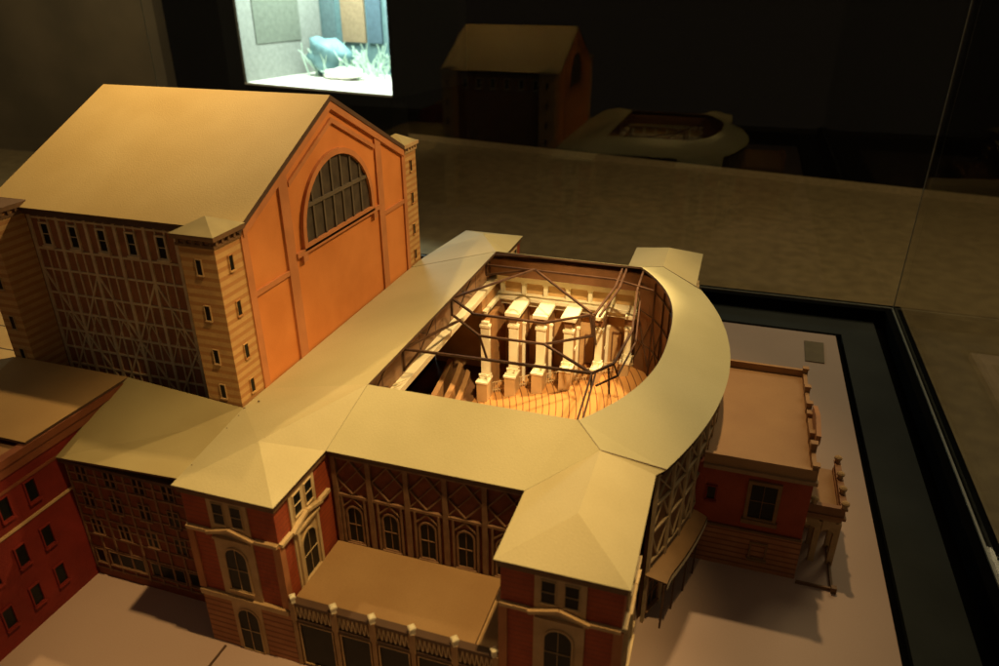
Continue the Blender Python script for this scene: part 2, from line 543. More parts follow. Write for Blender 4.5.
# towers
def tower(x0, x1, s):
    ya, yb = s*.2405, s*.199
    y0, y1 = min(ya, yb), max(ya, yb)
    t = MB().box(x0, x1, y0, y1, 0, ZE-.006).obj('corner_tower', striped, sh)
    mb = MB()
    mb.box(x0-.002, x1+.002, y0-.002 if s < 0 else y0, y1 if s < 0 else y1+.002, ZE-.0115, ZE-.0085)
    mb.box(x0-.0045, x1+.0045, y0-.0045, y1+.0045, ZE-.0035, ZE+.0015)
    # brackets under the cap
    for i in range(5):
        xx = x0+.002+(x1-x0-.004)*i/4
        yy = ya
        mb.box(xx-.0014, xx+.0014, min(yy, yy+s*.003), max(yy, yy+s*.003), ZE-.0085, ZE-.0035)
        yq = y0+.002+(y1-y0-.004)*i/4
        mb.box(x1, x1+.003, yq-.0014, yq+.0014, ZE-.0085, ZE-.0035)
    mb.obj('cornice', cord if s < 0 else tan_stone, t)
    cx, cy, o = (x0+x1)/2, (y0+y1)/2, (.0050 if s < 0 else .0025)
    c = MB()
    c.add([(x0-o, y0-o, ZE+.0016), (x1+o, y0-o, ZE+.0016), (x1+o, y1+o, ZE+.0016), (x0-o, y1+o, ZE+.0016), (cx, cy, ZE+.0140)],
          [(0, 1, 4), (1, 2, 4), (2, 3, 4), (3, 0, 4), (3, 2, 1, 0)])
    if x1 < -.1:
        c.v = [v if v[2] < ZE+.01 else (v[0], v[1], ZE+.008) for v in c.v]
    c.obj('cap_roof', cap_card if x1 > -.1 else dark_trim, t)
    fs = frame((cx, ya, 0), (1, 0, 0), (0, s, 0))
    fe = frame((x1, cy, 0), (0, 1, 0), (1, 0, 0))
    for i, z in enumerate((.338, .288, .238, .196)):
        window(t, fs, 0, z, .0062, .016, e=.0007, mull=(0, 0), fm=tan_stone, proud=.0014)
        if x1 > -.01:
            window(t, fe, 0, z, .0062, .016, e=.0007, mull=(0, 0), fm=striped, proud=.0014)
for s in (-1, 1):
    tower(-.041, .0012, s)
    tower(-.314, -.284, s)
# timber framed long walls
def stage_side(s):
    fr = frame((0, s*.196, 0), (1, 0, 0), (0, s, 0))
    x0, x1 = -.2825, -.043
    wdt = x1-x0
    mb = MB()
    n = 6
    P, Q = 0, .0026
    for i in range(n+1):
        x = x0+wdt*i/n
        mb.fbox(fr, x-.0020, x+.0020, .13, ZE-.012, P, .0018)
        if i < n:
            for k in (.35, .65):
                mb.fbox(fr, x+wdt/n*k-.0009, x+wdt/n*k+.0009, .13, .372, P, .0012)
    for z in (.150, .175, .198, .222, .246, .270, .300, .325, .362):
        mb.fbox(fr, x0, x1, z-.0012, z+.0012, P, .0015)
    for i in range(n):
        a = x0+wdt*i/n; b = a+wdt/n
        if i % 2 == 0:
            mb.fbar(fr, (a, .15), (b, .222), .0022, P, .0017)
            mb.fbar(fr, (b, .222), (a, .300), .0022, P, .0017)
        else:
            mb.fbar(fr, (b, .15), (a, .222), .0022, P, .0017)
            mb.fbar(fr, (a, .222), (b, .300), .0022, P, .0017)
        mb.fbar(fr, (a, .198), ((a+b)/2, .246), .0013, P, .0014)
        mb.fbar(fr, (b, .198), ((a+b)/2, .246), .0013, P, .0014)
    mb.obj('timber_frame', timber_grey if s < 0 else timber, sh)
    for i in range(n):
        cx = x0+wdt*(i+.5)/n
        window(sh, fr, cx, .331, .010, .024, e=.0022, fm=timber_grey, mull=(0, 1), proud=.0022)
for s in (-1, 1): stage_side(s)

# ================================================================== AUDITORIUM
au = thing('auditorium_building', (0.27, 0, 0), 'auditorium block with its pale roof cut open to show the seating hall', 'building')
E_, O_ = .195, .225
def xin(y): return .425-.063*min(1.0, abs(y)/.213)**2.6
def xout(y): return .4975-.0485*min(1.0, abs(y)/.225)**2.0
NS = 28
TS = [-1+2*i/NS for i in range(NS+1)]
inner = [(xin(t*.213), t*.213) for t in TS]
outer = [(xout(t*.225), t*.225) for t in TS]
mb = MB()
vs = []
G0, G1 = (.0022, -.2, ZB), (.0022, .2, ZB)
Oa, Ob = (.14, -.213, O_), (.14, .213, O_)
mb.add([G0, Oa, Ob, G1], [(0, 1, 2, 3)])
# ring
rg = MB()
rg.add([(x, y, O_) for x, y in inner]+[(x, y, E_) for x, y in outer],
       [(i, NS+1+i, NS+2+i, i+1) for i in range(NS)])
for s in (-1, 1):
    R1 = (.390, s*.2447, .2175)
    e0, e1 = (.134, s*.294, E_), (.333, s*.294, E_)
    i1 = (.362, s*.213, O_)
    q = (.14, s*.213, O_)
    fs = [(0, 1, 2, 3), (1, 4, 2)]
    rg.add([R1, (.449, s*.225, E_), i1], [(0, 1, 2) if s < 0 else (2, 1, 0)])
    if s > 0: fs = [f[::-1] for f in fs]
    mb.add([e0, e1, i1, q, R1, (.449, s*.225, E_)], fs)
mb.obj('roof', roof_card, au, solid=.0030)
rg.obj('curved_roof', ring_card, au, solid=.0030, smooth=True).modifiers.new('split', 'EDGE_SPLIT')
for s in (-1, 1):
    MB().rod((.390, s*.2447, .2172), (.449, s*.2255, .1954), .0013, 4).rod((.3625, s*.2135, .2249), (.390, s*.2447, .2174), .0007, 4).obj('roof_seam', dark_trim, au)
# eave line under the ring and above the recess walls
mb = MB()
k = NS+1
pts = [(x-.0016, y) for x, y in outer]; ptb = [(x-.0075, y) for x, y in outer]
mb.add([(x, y, E_-.0065) for x, y in pts]+[(x, y, E_-.0036) for x, y in pts]+[(x, y, E_-.0065) for x, y in ptb]+[(x, y, E_-.0036) for x, y in ptb],
       [(i, i+1, k+i+1, k+i) for i in range(NS)]+[(i, 2*k+i, 2*k+i+1, i+1) for i in range(NS)])
mb.obj('eave_board', dark_trim, au)
for s in (-1, 1):
    MB().box(.134, .333, min(s*.2905, s*.286), max(s*.2905, s*.286), E_-.008, E_-.0032).obj('eave_board', dark_trim, au)
# walls
for s in (-1, 1):
    MB().box(.128, .337, *sorted((s*.286, s*.280)), 0, .1905).obj('recess_wall', infill, au)
def hang(s):
    fr = frame((.134, s*.286, 0), (1, 0, 0), (0, s, 0))
    W = .199
    n = 5
    mb = MB()
    for i in range(n+1):
        x = max(.0025, min(W-.0025, W*i/n))
        mb.fbox(fr, x-.0025, x+.0025, .03, .188, 0, .0034)
    mb.fbox(fr, 0, W, .1385, .1415, 0, .0028)
    mb.fbox(fr, 0, W, .184, .188, 0, .0030)
    for i in range(n):
        a = W*i/n; b = a+W/n; c = (a+b)/2; m = (.1415+.184)/2
        for p, q in (((a+.003, m), (c, .183)), ((c, .183), (b-.003, m)), ((b-.003, m), (c, .1425)), ((c, .1425), (a+.003, m))):
            mb.fbar(fr, p, q, .0014, 0, .0022)
        mb.fbar(fr, (a+.003, .1425), (b-.003, .183), .0010, 0, .0017)
        for q in (c-.0125, c+.0125):
            mb.fbox(fr, q-.0010, q+.0010, .03, .1385, 0, .0030)
        mb.fbar(fr, (c-.0125, .125), (c, .1375), .0014, 0, .0024)
        mb.fbar(fr, (c+.0125, .125), (c, .1375), .0014, 0, .0024)
    mb.obj('timber_frame', timber, au)
    for i in range(n):
        window(au, fr, W*(i+.5)/n, .082, .0155, .044, arch=True, e=.002, fm=timber, mull=(1, 1))
for s in (-1, 1): hang(s)
# curved outer wall
mb = MB()
ow = [(x-.0080, y) for x, y in outer]; ow2 = [(x-.0120, y) for x, y in outer]
mb.add([(x, y, 0) for x, y in ow]+[(x, y, .190) for x, y in ow]+[(x, y, 0) for x, y in ow2]+[(x, y, .190) for x, y in ow2],
       [(i, i+1, k+i+1, k+i) for i in range(NS)]+[(2*k+i+1, 2*k+i, 3*k+i, 3*k+i+1) for i in range(NS)]+[(k+i, k+i+1, 3*k+i+1, 3*k+i) for i in range(NS)])
mb.obj('curved_wall', inner_brown, au)
mb = MB()
low = []
for i in range(0, NS, 2):
    p = Vector((ow[i][0], ow[i][1], 0)); q = Vector((ow[i+2][0], ow[i+2][1], 0))
    mid_ = Vector((ow[i+1][0], ow[i+1][1], 0))
    u = (q-p).normalized(); n_ = Vector((u.y, -u.x, 0)); L = (q-p).length
    off = max(0.0, (mid_-p).dot(n_))
    fr = frame(p+n_*off, u, n_)
    mb.fbox(fr, -.0018, .0018, 0, .189, 0, .0030)
    for z in (.078, .118, .150, .186):
        mb.fbox(fr, 0, L, z-.0012, z+.0012, 0, .0024)
    for a_, b_ in (((0, .150), (L, .186)), ((L, .150), (0, .186)), ((0, .118), (L/2, .150)), ((L, .118), (L/2, .150)),
                   ((0, .118), (L/2, .080)), ((L, .118), (L/2, .080))):
        mb.fbar(fr, a_, b_, .0013, 0, .0020)
    low.append((fr, L, ow[i+1][1]))
mb.obj('timber_lattice', mat('pale_timber', (.50, .38, .22), .65, (.40, .30, .17), 120), au)
for fr, L, y in low:
    if abs(y) > .1:
        window(au, fr, L/2, .012, L*.62, .038, e=.0015, fm=timber, mull=(1, 1))
# lean-to canopies along the curved wall
for s in (-1, 1):
    mb = MB(); cn = MB()
    ys = [s*(.232-.118*i/8) for i in range(9)]
    vi = [(xout(y)-.0078, y, .070) for y in ys]; vo = [(xout(y)+.014-.004*i/8, y-s*.004, .061) for i, y in enumerate(ys)]
    fsx = [(i, 9+i, 10+i, i+1) for i in range(8)]
    if s > 0: fsx = [f[::-1] for f in fsx]
    mb.add(vi+vo, fsx)
    c = mb.obj('canopy', mat('canopy_card', (.42, .25, .11), .6), au, solid=.002)
    cn.add([(x, y, .0585) for x, y, z in vo]+[(x-.001, y, .0588) for x, y, z in vo]+[(x, y, .052) for x, y, z in vo], [(i, i+1, 19+i, 18+i) for i in range(8)])
    cn.obj('canopy_fascia', ivory, c, solid=.0006)
    po = MB()
    for i in (0, 2, 4, 6, 8):
        x, y, z = vo[i]
        po.box(x-.0032, x-.0012, y-.001, y+.001, 0, .0585)
    po.obj('canopy_post', dark_trim, au)

# ---- interior of the hall
def zf(x): return max(.004, min(.10, .006+(x-.15)*.25))
mb = MB()
xs = [.128+.334*i/20 for i in range(21)]
def hy(x):
    y = .2393
    while y > .004 and x > xin(y)+.0065: y -= .002
    return y
mb.add([(x, -hy(x), zf(x)) for x in xs]+[(x, hy(x), zf(x)) for x in xs],
       [(i, i+1, 22+i, 21+i) for i in range(20)])
mb.obj('hall_floor', seat_m, au)
# shell
for s in (-1, 1):
    MB().box(.02, .40, *sorted((s*.2395, s*.2435)), 0, .1860).obj('hall_wall', mat('hall_wall_wood', (.62, .38, .16), .6, (.52, .30, .12), 45, .2, fine=.08), au)
    MB().box(.130, .366, *sorted((s*.2145, s*.2392)), .1862, .2120).obj('attic_wall', inner_brown, au)
mb = MB()
ri = [(x+.006 if abs(y) < .2 else x+.001, y) for x, y in inner]
zt = [.2185 if abs(y) < .19 else .2150 for x, y in ri]
mb.add([(x, y, .02) for x, y in ri]+[(x, y, h) for (x, y), h in zip(ri, zt)]+[(x+.003, y, .02) for x, y in ri]+[(x+.003, y, h) for (x, y), h in zip(ri, zt)],
       [(i, i+1, k+i+1, k+i) for i in range(NS)]+[(2*k+i+1, 2*k+i, 3*k+i, 3*k+i+1) for i in range(NS)])
rw = mb.obj('rear_wall', inner_brown, au)
mb = MB()
for i in range(0, NS, 2):
    x, y = ri[i]
    mb.box(x-.0022, x-.0002, y-.0014, y+.0014, zf(x), .214)
    if i+2 <= NS:
        a = (ri[i][0]-.0012, ri[i][1], .075); b = (ri[i+2][0]-.0012, ri[i+2][1], .155)
        mb.rod(a, b, .0016)
        mb.rod((a[0], a[1], .155), (b[0], b[1], .075), .0016)
    if i < NS:
        for z in (.110, .160, .200):
            mb.rod((ri[i][0]-.0012, ri[i][1], z), (ri[i+2][0]-.0012, ri[i+2][1], z), .0018)
mb.obj('wall_framing', truss_wood, rw)
mb = MB()
mb.box(.122, .1272, -.239, .239, .1775, .2155)
mb.obj('proscenium_attic', mat('attic_boards', (.34, .20, .11), .6, (.28, .16, .085), 60, .2, stripes=(.052, .06, (.14, .075, .04)), axis=1), au)
MB().box(.016, .0195, -.239, .239, .001, .1775).obj('stage_shade_panel', stage_shade, au)  # dark sheet, the stage's darkness put into its colour
MB().box(.020, .1275, -.239, .239, .0005, .0040).obj('stage_floor', inner_brown, au)
MB().box(.020, .1215, -.239, .239, .1740, .1772).obj('proscenium_soffit', stage_shade, au)
mb = MB().box(.1225, .1385, -.22, .236, .168, .1770)
mb.box(.1225, .1295, -.22, .236, .160, .168)
beam = mb.obj('proscenium_beam', ivory, au, bevel=.0006)
mb = MB()
for i in range(7):
    y = -.205+.008*i*1.6
    mb.rod((.128, y-.006, .1785), (.140, y+.004, .1825), .0016)
mb.obj('beam_ornament', ivory, beam)
# sounding hood: two curved ribs before the stage
mb = MB()
for x0_, z0 in ((.086, .034), (.105, .030), (.118, .018)):
    prev = None
    for i in range(17):
        y_ = -.20+.025*i
        p = (x0_-.55*y_*y_, y_, z0)
        if prev: mb.hexa([(prev[0]-.004, prev[1], .004), (p[0]-.004, p[1], .004), (p[0]+.003, p[1], .004), (prev[0]+.003, prev[1], .004),
                          (prev[0]-.004, prev[1], z0), (p[0]-.004, p[1], z0), (p[0]+.003, p[1], z0-.003), (prev[0]+.003, prev[1], z0-.003)])
        prev = p
mb.obj('orchestra_hood', inner_wood, au)
# stage steps dark
cross_m = mat('cross_wall_wood', (.42, .22, .08), .6, (.33, .16, .055), 60, .2)
ped_m = mat('pedestal_stone', (.55, .36, .16), .6)
for s in (1, -1):
    def yy(a, b): return (min(s*a, s*b), max(s*a, s*b))
    # entablature bands along the side wall
    mb = MB()
    y0, y1 = yy(.2215, .2393)
    mb.box(.138, .405, y0, y1, .1790, .1858)
    y0, y1 = yy(.2245, .2393)
    mb.box(.138, .402, y0, y1, .1735, .1786)
    mb.obj('upper_cornice', ivory, au, bevel=.0005)
    mb = MB()
    y0, y1 = yy(.2165, .2393)
    mb.box(.138, .402, y0, y1, .1455, .1520)
    y0, y1 = yy(.2225, .2393)
    mb.box(.138, .400, y0, y1, .1360, .1450)
    mb.obj('lower_cornice', ivory, au, bevel=.0005)
    mb = MB()
    y0, y1 = yy(.2360, .2393)
    mb.box(.140, .398, y0, y1, .1524, .1732)
    mb.obj('gallery_panel', mat('gallery_panel', (.62, .40, .17), .6, (.54, .33, .13), 50), au)
    for i in range(8):
        x = .1455+i*.0353
        y0, y1 = yy(.2290, .2358)
        mb = MB().box(x-.0032, x+.0032, y0, y1, .1524, .1732)
        y0, y1 = yy(.2272, .2358)
        mb.box(x-.0042, x+.0042, y0, y1, .1700, .1732)
        mb.obj('pilaster', ivory, au)
    # return of the entablature over the proscenium corner
    y0, y1 = yy(.150, .2160)
    MB().box(.1390, .1455, y0, y1, .1465, .1515).obj('corner_cornice', ivory, au)
    y0, y1 = yy(.150, .2140)
    MB().box(.1225, .1385, y0, y1, .1470, .1672).obj('corner_panel', inner_wood, au)
    # cross walls with slab, column and pedestal
    for i, (x, ye) in enumerate(((.143, .150), (.184, .163), (.226, .167), (.268, .170), (.311, .188), (.352, .205))):
        zz = zf(x)
        big = i < 4
        y0, y1 = yy(ye+.004, .2355)
        cw = MB().box(x-.0052, x+.0052, y0, y1, zz-.002, .1355).obj('cross_wall', cross_m, au)
        y0, y1 = yy(ye-.008, .2163) if i else yy(.2045, .2163)
        a_ = (.0030 if i == 0 else .0115) if big else .0055
        MB().box(x-a_, x+a_, y0, y1, .1460, .1518).obj('slab', ivory, cw, bevel=.0005)
        MB().box(x-.0060, x+.0060, y0+.004, y1-.004, .1357, .1458).obj('slab_bracket', inner_brown, cw)
        # engaged pier: flat shaft with cap and foot
        r = .0068 if big else .0050
        hp = .036 if big else .024
        y0, y1 = yy(ye-.002, ye+.006)
        pm = MB().box(x-r, x+r, y0, y1, zz+hp+.0001, .1255)
        y0, y1 = yy(ye-.0038, ye+.006)
        pm.box(x-r-.0016, x+r+.0016, y0, y1, .1256, .1300).box(x-r-.0016, x+r+.0016, y0, y1, zz+hp+.0002, zz+hp+.0050)
        y0, y1 = yy(ye-.0020, ye+.006)
        pm.box(x-r+.001, x+r-.001, y0, y1, .1301, .1350)
        pm.obj('column', ivory, cw, bevel=.0004)
        y0, y1 = yy(ye-.020, ye+.0065)
        MB().box(x-r-.0018, x+r+.0018, y0, y1, zz-.003, zz+hp-.003).obj('pedestal', ped_m, cw, bevel=.0004)
        y0, y1 = yy(ye-.0215, ye+.0065)
        MB().box(x-r-.0028, x+r+.0028, y0, y1, zz+hp-.0029, zz+hp).obj('pedestal_cap', ivory, cw)
        for q_ in (-1, 1):
            lx = x+q_*(r-.001)
            MB().lathe((lx, s*(ye-.012), zz+hp+.0085), [(.0004, -.0020), (.0017, -.001), (.0020, 0), (.0017, .001), (.0004, .0020)], 8).rod((lx, s*(ye-.012), zz+hp+.0068), (lx, s*(ye-.012), zz+hp), .0009).obj('globe_lamp', ivory, cw)
        # lattice rail and stepped plinth between this cross wall and the next
        rx = x+.0405 if i < 5 else x+.028
        yr = ye+.010
        rl = MB()
        for hz in (.002, .016):
            rl.rod((x+r, s*yr, zz+hz+.004), (rx-r, s*yr, zf(rx)+hz+.004), .0016)
        for k_ in range(7):
            t_ = (k_+.5)/7
            bx_ = x+r+(rx-2*r-x)*t_
            rl.rod((bx_, s*yr, zf(bx_)+.001), (bx_, s*yr, zf(bx_)+.019), .0012)
        rl.obj('gallery_rail', cream, cw)
        if 0 < i < 5:
            y0, y1 = yy(ye+.030, ye+.034)
            MB().box(x+.0056, x+.0100, y0, y1, zz-.001, .1180).box(x+.0056, x+.0112, y0-.0008, y1+.0008, .1181, .1215).obj('half_column', ivory, cw)
            y0, y1 = yy(ye+.020, .2215)
            MB().box(x+.0056, x+.0068, y0, y1, .086, .0895).obj('dado_rail', ivory, cw)
        if i in (3, 4, 5):
            fr = frame((x+.0205, s*.2393, 0), (1, 0, 0), (0, -s, 0))
            dm = MB()
            dm.fring(fr, outline(0, zf(x+.02)+.001, .0130, .050, False, 0), outline(0, zf(x+.02)+.001, .0130, .050, False, .0016), .0003, .0026)
            dm.obj('hall_door', inner_brown, au)
# roof trusses of slender timber
TW = .0038
def truss(pts, wd=TW, name='roof_truss'):
    mb = MB()
    for a_, b_ in pts: mb.rod(a_, b_, wd, 4)
    return mb.obj(name, truss_wood, au)
K = (.353, -.100, .214)
truss([((.1300, -.200, .186), (.1300, -.150, .212)), ((.1300, -.150, .186), (.1300, -.200, .212)), ((.1300, -.060, .186), (.1300, -.010, .212)), ((.1300, -.010, .186), (.1300, -.060, .212)), ((.1300, .080, .186), (.1300, .130, .212)), ((.1300, .130, .186), (.1300, .080, .212))], .0018, 'attic_brace')
truss([((.136, -.118, .219), K), ((.136, -.118, .219), (.150, .030, .192)), ((.136, -.118, .219), (.136, -.118, .190)),
       ((.136, -.118, .192), (.155, -.118, .217))])
B1, B2, B3 = (.186, .004, .186), (.272, .006, .186), (.326, .048, .186)
T1, T2, T3 = (.178, .006, .215), (.270, .007, .215), (.321, .048, .215)
truss([((.138, .031, .222), T1), (T1, T2), (T2, T3), ((.138, .036, .194), B1), (B1, B2), (B2, B3), ((.138, .031, .222), (.138, .031, .196)),
       (T3, B3), ((T3[0]+.004, T3[1], T3[2]), (B3[0]+.004, B3[1], B3[2]-.012)), (B1, (.196, .006, .150)), (B2, K)])
truss([((.138, .031, .222), (.211, .180, .216)), ((.211, .180, .216), (.322, .052, .216))])
truss([((.136, .178, .222), (.136, .178, .200)), ((.138, .176, .216), (.330, .176, .216)), ((.330, .176, .216), (.388, .150, .216)),
       ((.136, .205, .222), (.210, .212, .2235)), ((.136, .176, .200), (.211, .180, .216))])
truss([((.336, .150, .216), (.326, .050, .215)), ((.342, .148, .216), (.333, .047, .215)), ((.336, .150, .216), (.336, .205, .222)), ((.342, .148, .216), (.342, .205, .222))])
arc = [(.353, -.100), (.372, -.070), (.379, .020), (.366, .150)]
truss([((arc[i][0], arc[i][1], .214), (arc[i+1][0], arc[i+1][1], .214)) for i in range(3)]+[((.366, .150, .214), (.366, .206, .221))], .0036)
truss([((arc[i][0]+.005, arc[i][1]+.002, .198), (arc[i+1][0]+.005, arc[i+1][1]+.002, .198)) for i in range(3)]+[(arc[i]+(.214,), (arc[i][0]+.005, arc[i][1]+.002, .198)) for i in (1, 2, 3)], .0026)
truss([(K, (.359, -.2075, .215)), ((K[0]+.004, K[1], K[2]), (.364, -.2065, .215)), ((.368, -.080, .213), (.372, -.090, .185)), (K, (.353, -.100, .196))], .0026)

# ================================================================== CORNER PAVILIONS
def pav_face(p, fr, W, lit, h0=0.0):
    """fr: u along the wall from its left end, W width"""
    c = W/2
    mb = MB()
    mb.fbox(fr, c-.021, c+.021, .072, .189, 0, .0014)
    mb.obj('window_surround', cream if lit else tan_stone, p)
    st = cream if lit else tan_stone  # trim colour carries the light: paler stone on lit faces
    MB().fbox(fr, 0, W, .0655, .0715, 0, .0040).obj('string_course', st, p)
    mb = MB()
    mb.fbox(fr, 0, c-.0245, .1465, .1500, 0, .0040)
    mb.fbox(fr, c+.0245, W, .1465, .1500, 0, .0040)
    mb.fbar(fr, (c-.025, .1482), (c, .1560), .0032, .0013, .0058)
    mb.fbar(fr, (c+.025, .1482), (c, .1560), .0032, .0013, .0058)
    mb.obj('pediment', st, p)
    MB().fbox(fr, c-.020, c+.020, .1420, .1445, .0014, .0046).obj('lintel', st, p)
    f2 = lambda a, b, n: fr(a, b, n+.0012)
    for q in (-.0095, .0095):
        window(p, f2, c+q, .160, .0110, .0225, e=.0008, fm=st, mull=(0, 1), proud=.0012, bar=.0004)
    window(p, f2, c, .082, .0225, .050, arch=True, e=.0016, fm=st, mull=(1, 1), proud=.0016, bar=.0004)
    if lit:
        for q in (-.0165, .0165):
            MB().fbox(fr, c+q-.0018, c+q+.0018, .078, .1418, .0014, .0040).obj('pilaster', st, p)
        MB().fbox(fr, c-.0215, c+.0215, .0725, .0775, .0014, .0060).obj('balcony_sill', st, p)
    if h0 < .01:
        MB().fbox(fr, c-.0165, c+.0165, .001, .0640, .0008, .0016).obj('door_surround', st, p)
        window(p, lambda a, b, n: fr(a, b, n+.0014), c, .002, .0225, .054, arch=True, e=.0014, fm=st, mull=(1, 1), proud=.0014, name='doorway', sill=False, bar=.0004)


def pavilion(x0, x1, s, label, ridge, back_end, sides):
    p = thing('corner_pavilion', ((x0+x1)/2, s*.33, 0), label, 'pavilion', 'pavilions at the corners of the auditorium')
    i = .0045
    a, b = x0+i, x1-i
    yo, yi = s*(.383-i), s*.262
    y0, y1 = min(yo, yi), max(yo, yi)
    MB().box(a, b, y0, y1, .066, .190).obj('brick_wall', red_brick, p)
    MB().box(a-.0008, b+.0008, y0-.0008, y1+.0008, 0, .0655).obj('stone_base', striped_base, p)
    mb = MB()
    mb.box(a-.0022, b+.0022, y0-.0022 if s < 0 else y0, y1 if s < 0 else y1+.0022, .1865, .1918)
    mb.obj('cornice', cord, p)
    for xx in (a, b):
        MB().box(xx-.0016 if xx == a else xx-.0060, xx+.0060 if xx == a else xx+.0016, min(yo+s*.0016, yo-s*.006), max(yo+s*.0016, yo-s*.006), .0717, .1464).obj('quoin', mat('quoin_brick', (.40, .16, .06), .7), p)
    # roof
    ridge(x0, x1, s, p)
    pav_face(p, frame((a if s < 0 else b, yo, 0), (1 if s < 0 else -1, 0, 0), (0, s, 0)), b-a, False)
    for sd in sides:
        W = .0890-i
        if sd == 'E':
            fr = frame((b, -.3785 if s < 0 else .294, 0), (0, 1, 0), (1, 0, 0))
        else:
            fr = frame((a, -.294 if s < 0 else .3785, 0), (0, -1, 0), (-1, 0, 0))
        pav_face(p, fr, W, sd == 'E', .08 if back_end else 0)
    return p


def ridge_right(x0, x1, s, p):
    R2 = (.3895, s*.335, .2168); R1 = (.390, s*.2447, .2175)
    v = [(x0, s*.383, E_), (x1, s*.383, E_), (x1, s*.236, E_), (.449, s*.2255, E_), R1, R2, (x0, s*.2945, E_)]
    fs = [(0, 1, 5), (1, 2, 4, 5), (2, 3, 4), (0, 5, 4, 6)]
    if s > 0: fs = [f[::-1] for f in fs]
    MB().add(v, fs)
    m = MB(); m.add(v, fs); m.obj('roof', pavilion_card, p, solid=.0030)


def ridge_left(x0, x1, s, p):
    v = [(x0, s*.383, E_), (x1, s*.383, E_), (.081, s*.322, .2135), (.005, s*.2425, .190), (.0025, s*.2002, .1885),
         (.1398, s*.2132, .2252), (x1, s*.2945, E_+.0002)]
    fs = [(0, 1, 2), (0, 2, 3), (3, 2, 5), (3, 5, 4), (1, 6, 5, 2)]
    if s > 0: fs = [f[::-1] for f in fs]
    m = MB(); m.add(v, fs); m.obj('roof', pavilion_card, p, solid=.0030)


pl = pavilion(.028, .134, -1, 'red brick pavilion beside the stage house tower, its side window brightly lit', ridge_left, True, ('E',))
pr = pavilion(.333, .441, -1, 'red brick pavilion with hipped roof at the front corner by the curved wall', ridge_right, True, ('E', 'W'))
pavilion(.028, .134, 1, 'rear pavilion roof showing behind the stage end of the roof opening', ridge_left, False, ('E', 'W'))
pavilion(.333, .441, 1, 'rear pavilion roof beyond the curved end of the roof opening', ridge_right, False, ('E', 'W'))
# chipped glue spots on the left roof
for (x, y, z) in ((.010, -.249, .1915), (.020, -.236, .1945), (.013, -.285, .1960), (.020, -.330, .1963), (.030, -.355, .1975)):
    pass
mb = MB()
for (x, y, z, r) in ((.008, -.246, .1905, .0034), (.018, -.234, .1945, .0018), (.0125, -.262, .1916, .0014), (.0165, -.287, .1925, .0012), (.0260, -.352, .1948, .0011)):
    mb.add([(x+r*math.cos(t)*random.uniform(.5, 1.2), y+r*math.sin(t)*random.uniform(.5, 1.2), z) for t in [k_*1.05 for k_ in range(6)]]+[(x, y, z+.0012)],
           [(i, (i+1) % 6, 6) for i in range(6)])
mb.obj('chipped_glue', dark_trim, pl)

# ================================================================== ARCADE between the front pavilions
for s in (-1,):
    ar = thing('arcade_building', (.234, -.335, 0), 'low flat roofed arcade with brown roof between the two front pavilions', 'building')
    MB().box(.1312, .336, -.372, -.2832, 0, .0765).obj('wall', tan_stone, ar)
    m = MB(); m.box(.1325, .3115, -.3715, -.2900, .0768, .0805); m.obj('flat_roof', brown_card, ar, bevel=.0005)
    m = MB(); m.box(.1312, .336, -.3775, -.3725, .0, .0815); m.obj('parapet', dim_stone, ar)
    fr = frame((.1312, -.3775, 0), (1, 0, 0), (0, -1, 0))
    m = MB()
    m.fbox(fr, 0, .2048, .0795, .0830, -.005, .0028)
    m.fbox(fr, 0, .2048, .0600, .0625, 0, .0025)
    m.obj('cornice', dark_trim, ar)
    m = MB()
    for i in range(46):
        u = .0022+.00445*i
        m.fbar(fr, (u-.002, .0632), (u, .0785), .0009, 0, .0014)
        m.fbar(fr, (u, .0785), (u+.002, .0632), .0009, 0, .0014)
    m.obj('frieze', cream, ar)
    dim2 = mat('pier_stone', (.36, .22, .10), .7, (.29, .17, .075), 60, .2)
    xs = [.1335, .1775, .2165, .2555, .2960, .3340]
    for x in xs:
        u = x-.1312
        b_ = .0021
        pp = MB(); pp.fbox(fr, max(0, u-b_), min(.2048, u+b_), 0, .0600, 0, .0026); pp.fbox(fr, max(0, u-.0030), min(.2048, u+.0030), .0602, .0835, 0, .0036)
        pp = pp.obj('pier', dim2, ar)
        if .14 < x < .334:
            MB().lathe((x, -.3790, .0836), [(.0034, 0), (.0034, .0050), (.0044, .0056), (.0044, .0076), (.0030, .0086), (.0006, .0094)], 4).obj('finial', ivory, pp)
        else:
            MB().lathe((max(.136, min(x, .332)), -.3800, .0836), [(.0026, 0), (.0026, .0055), (.0038, .0062), (.0038, .0082), (.0006, .0098)], 4).obj('finial', ivory, pp)
    for i in range(5):
        u = (xs[i]+xs[i+1])/2-.1312
        window(ar, fr, u, .004, xs[i+1]-xs[i]-.0100, .052, e=.0010, fm=tan_stone, mull=(0, 0), sill=False)
# back arcade seen in the mirror image
br = thing('rear_arcade', (.234, .335, 0), 'low brown block between the two rear pavilions, seen only in reflection', 'building')
MB().box(.1312, .336, .2832, .372, 0, .0765).obj('wall', tan_stone, br)
MB().box(.1325, .3345, .2832, .3740, .0768, .0815).obj('flat_roof', brown_card, br)

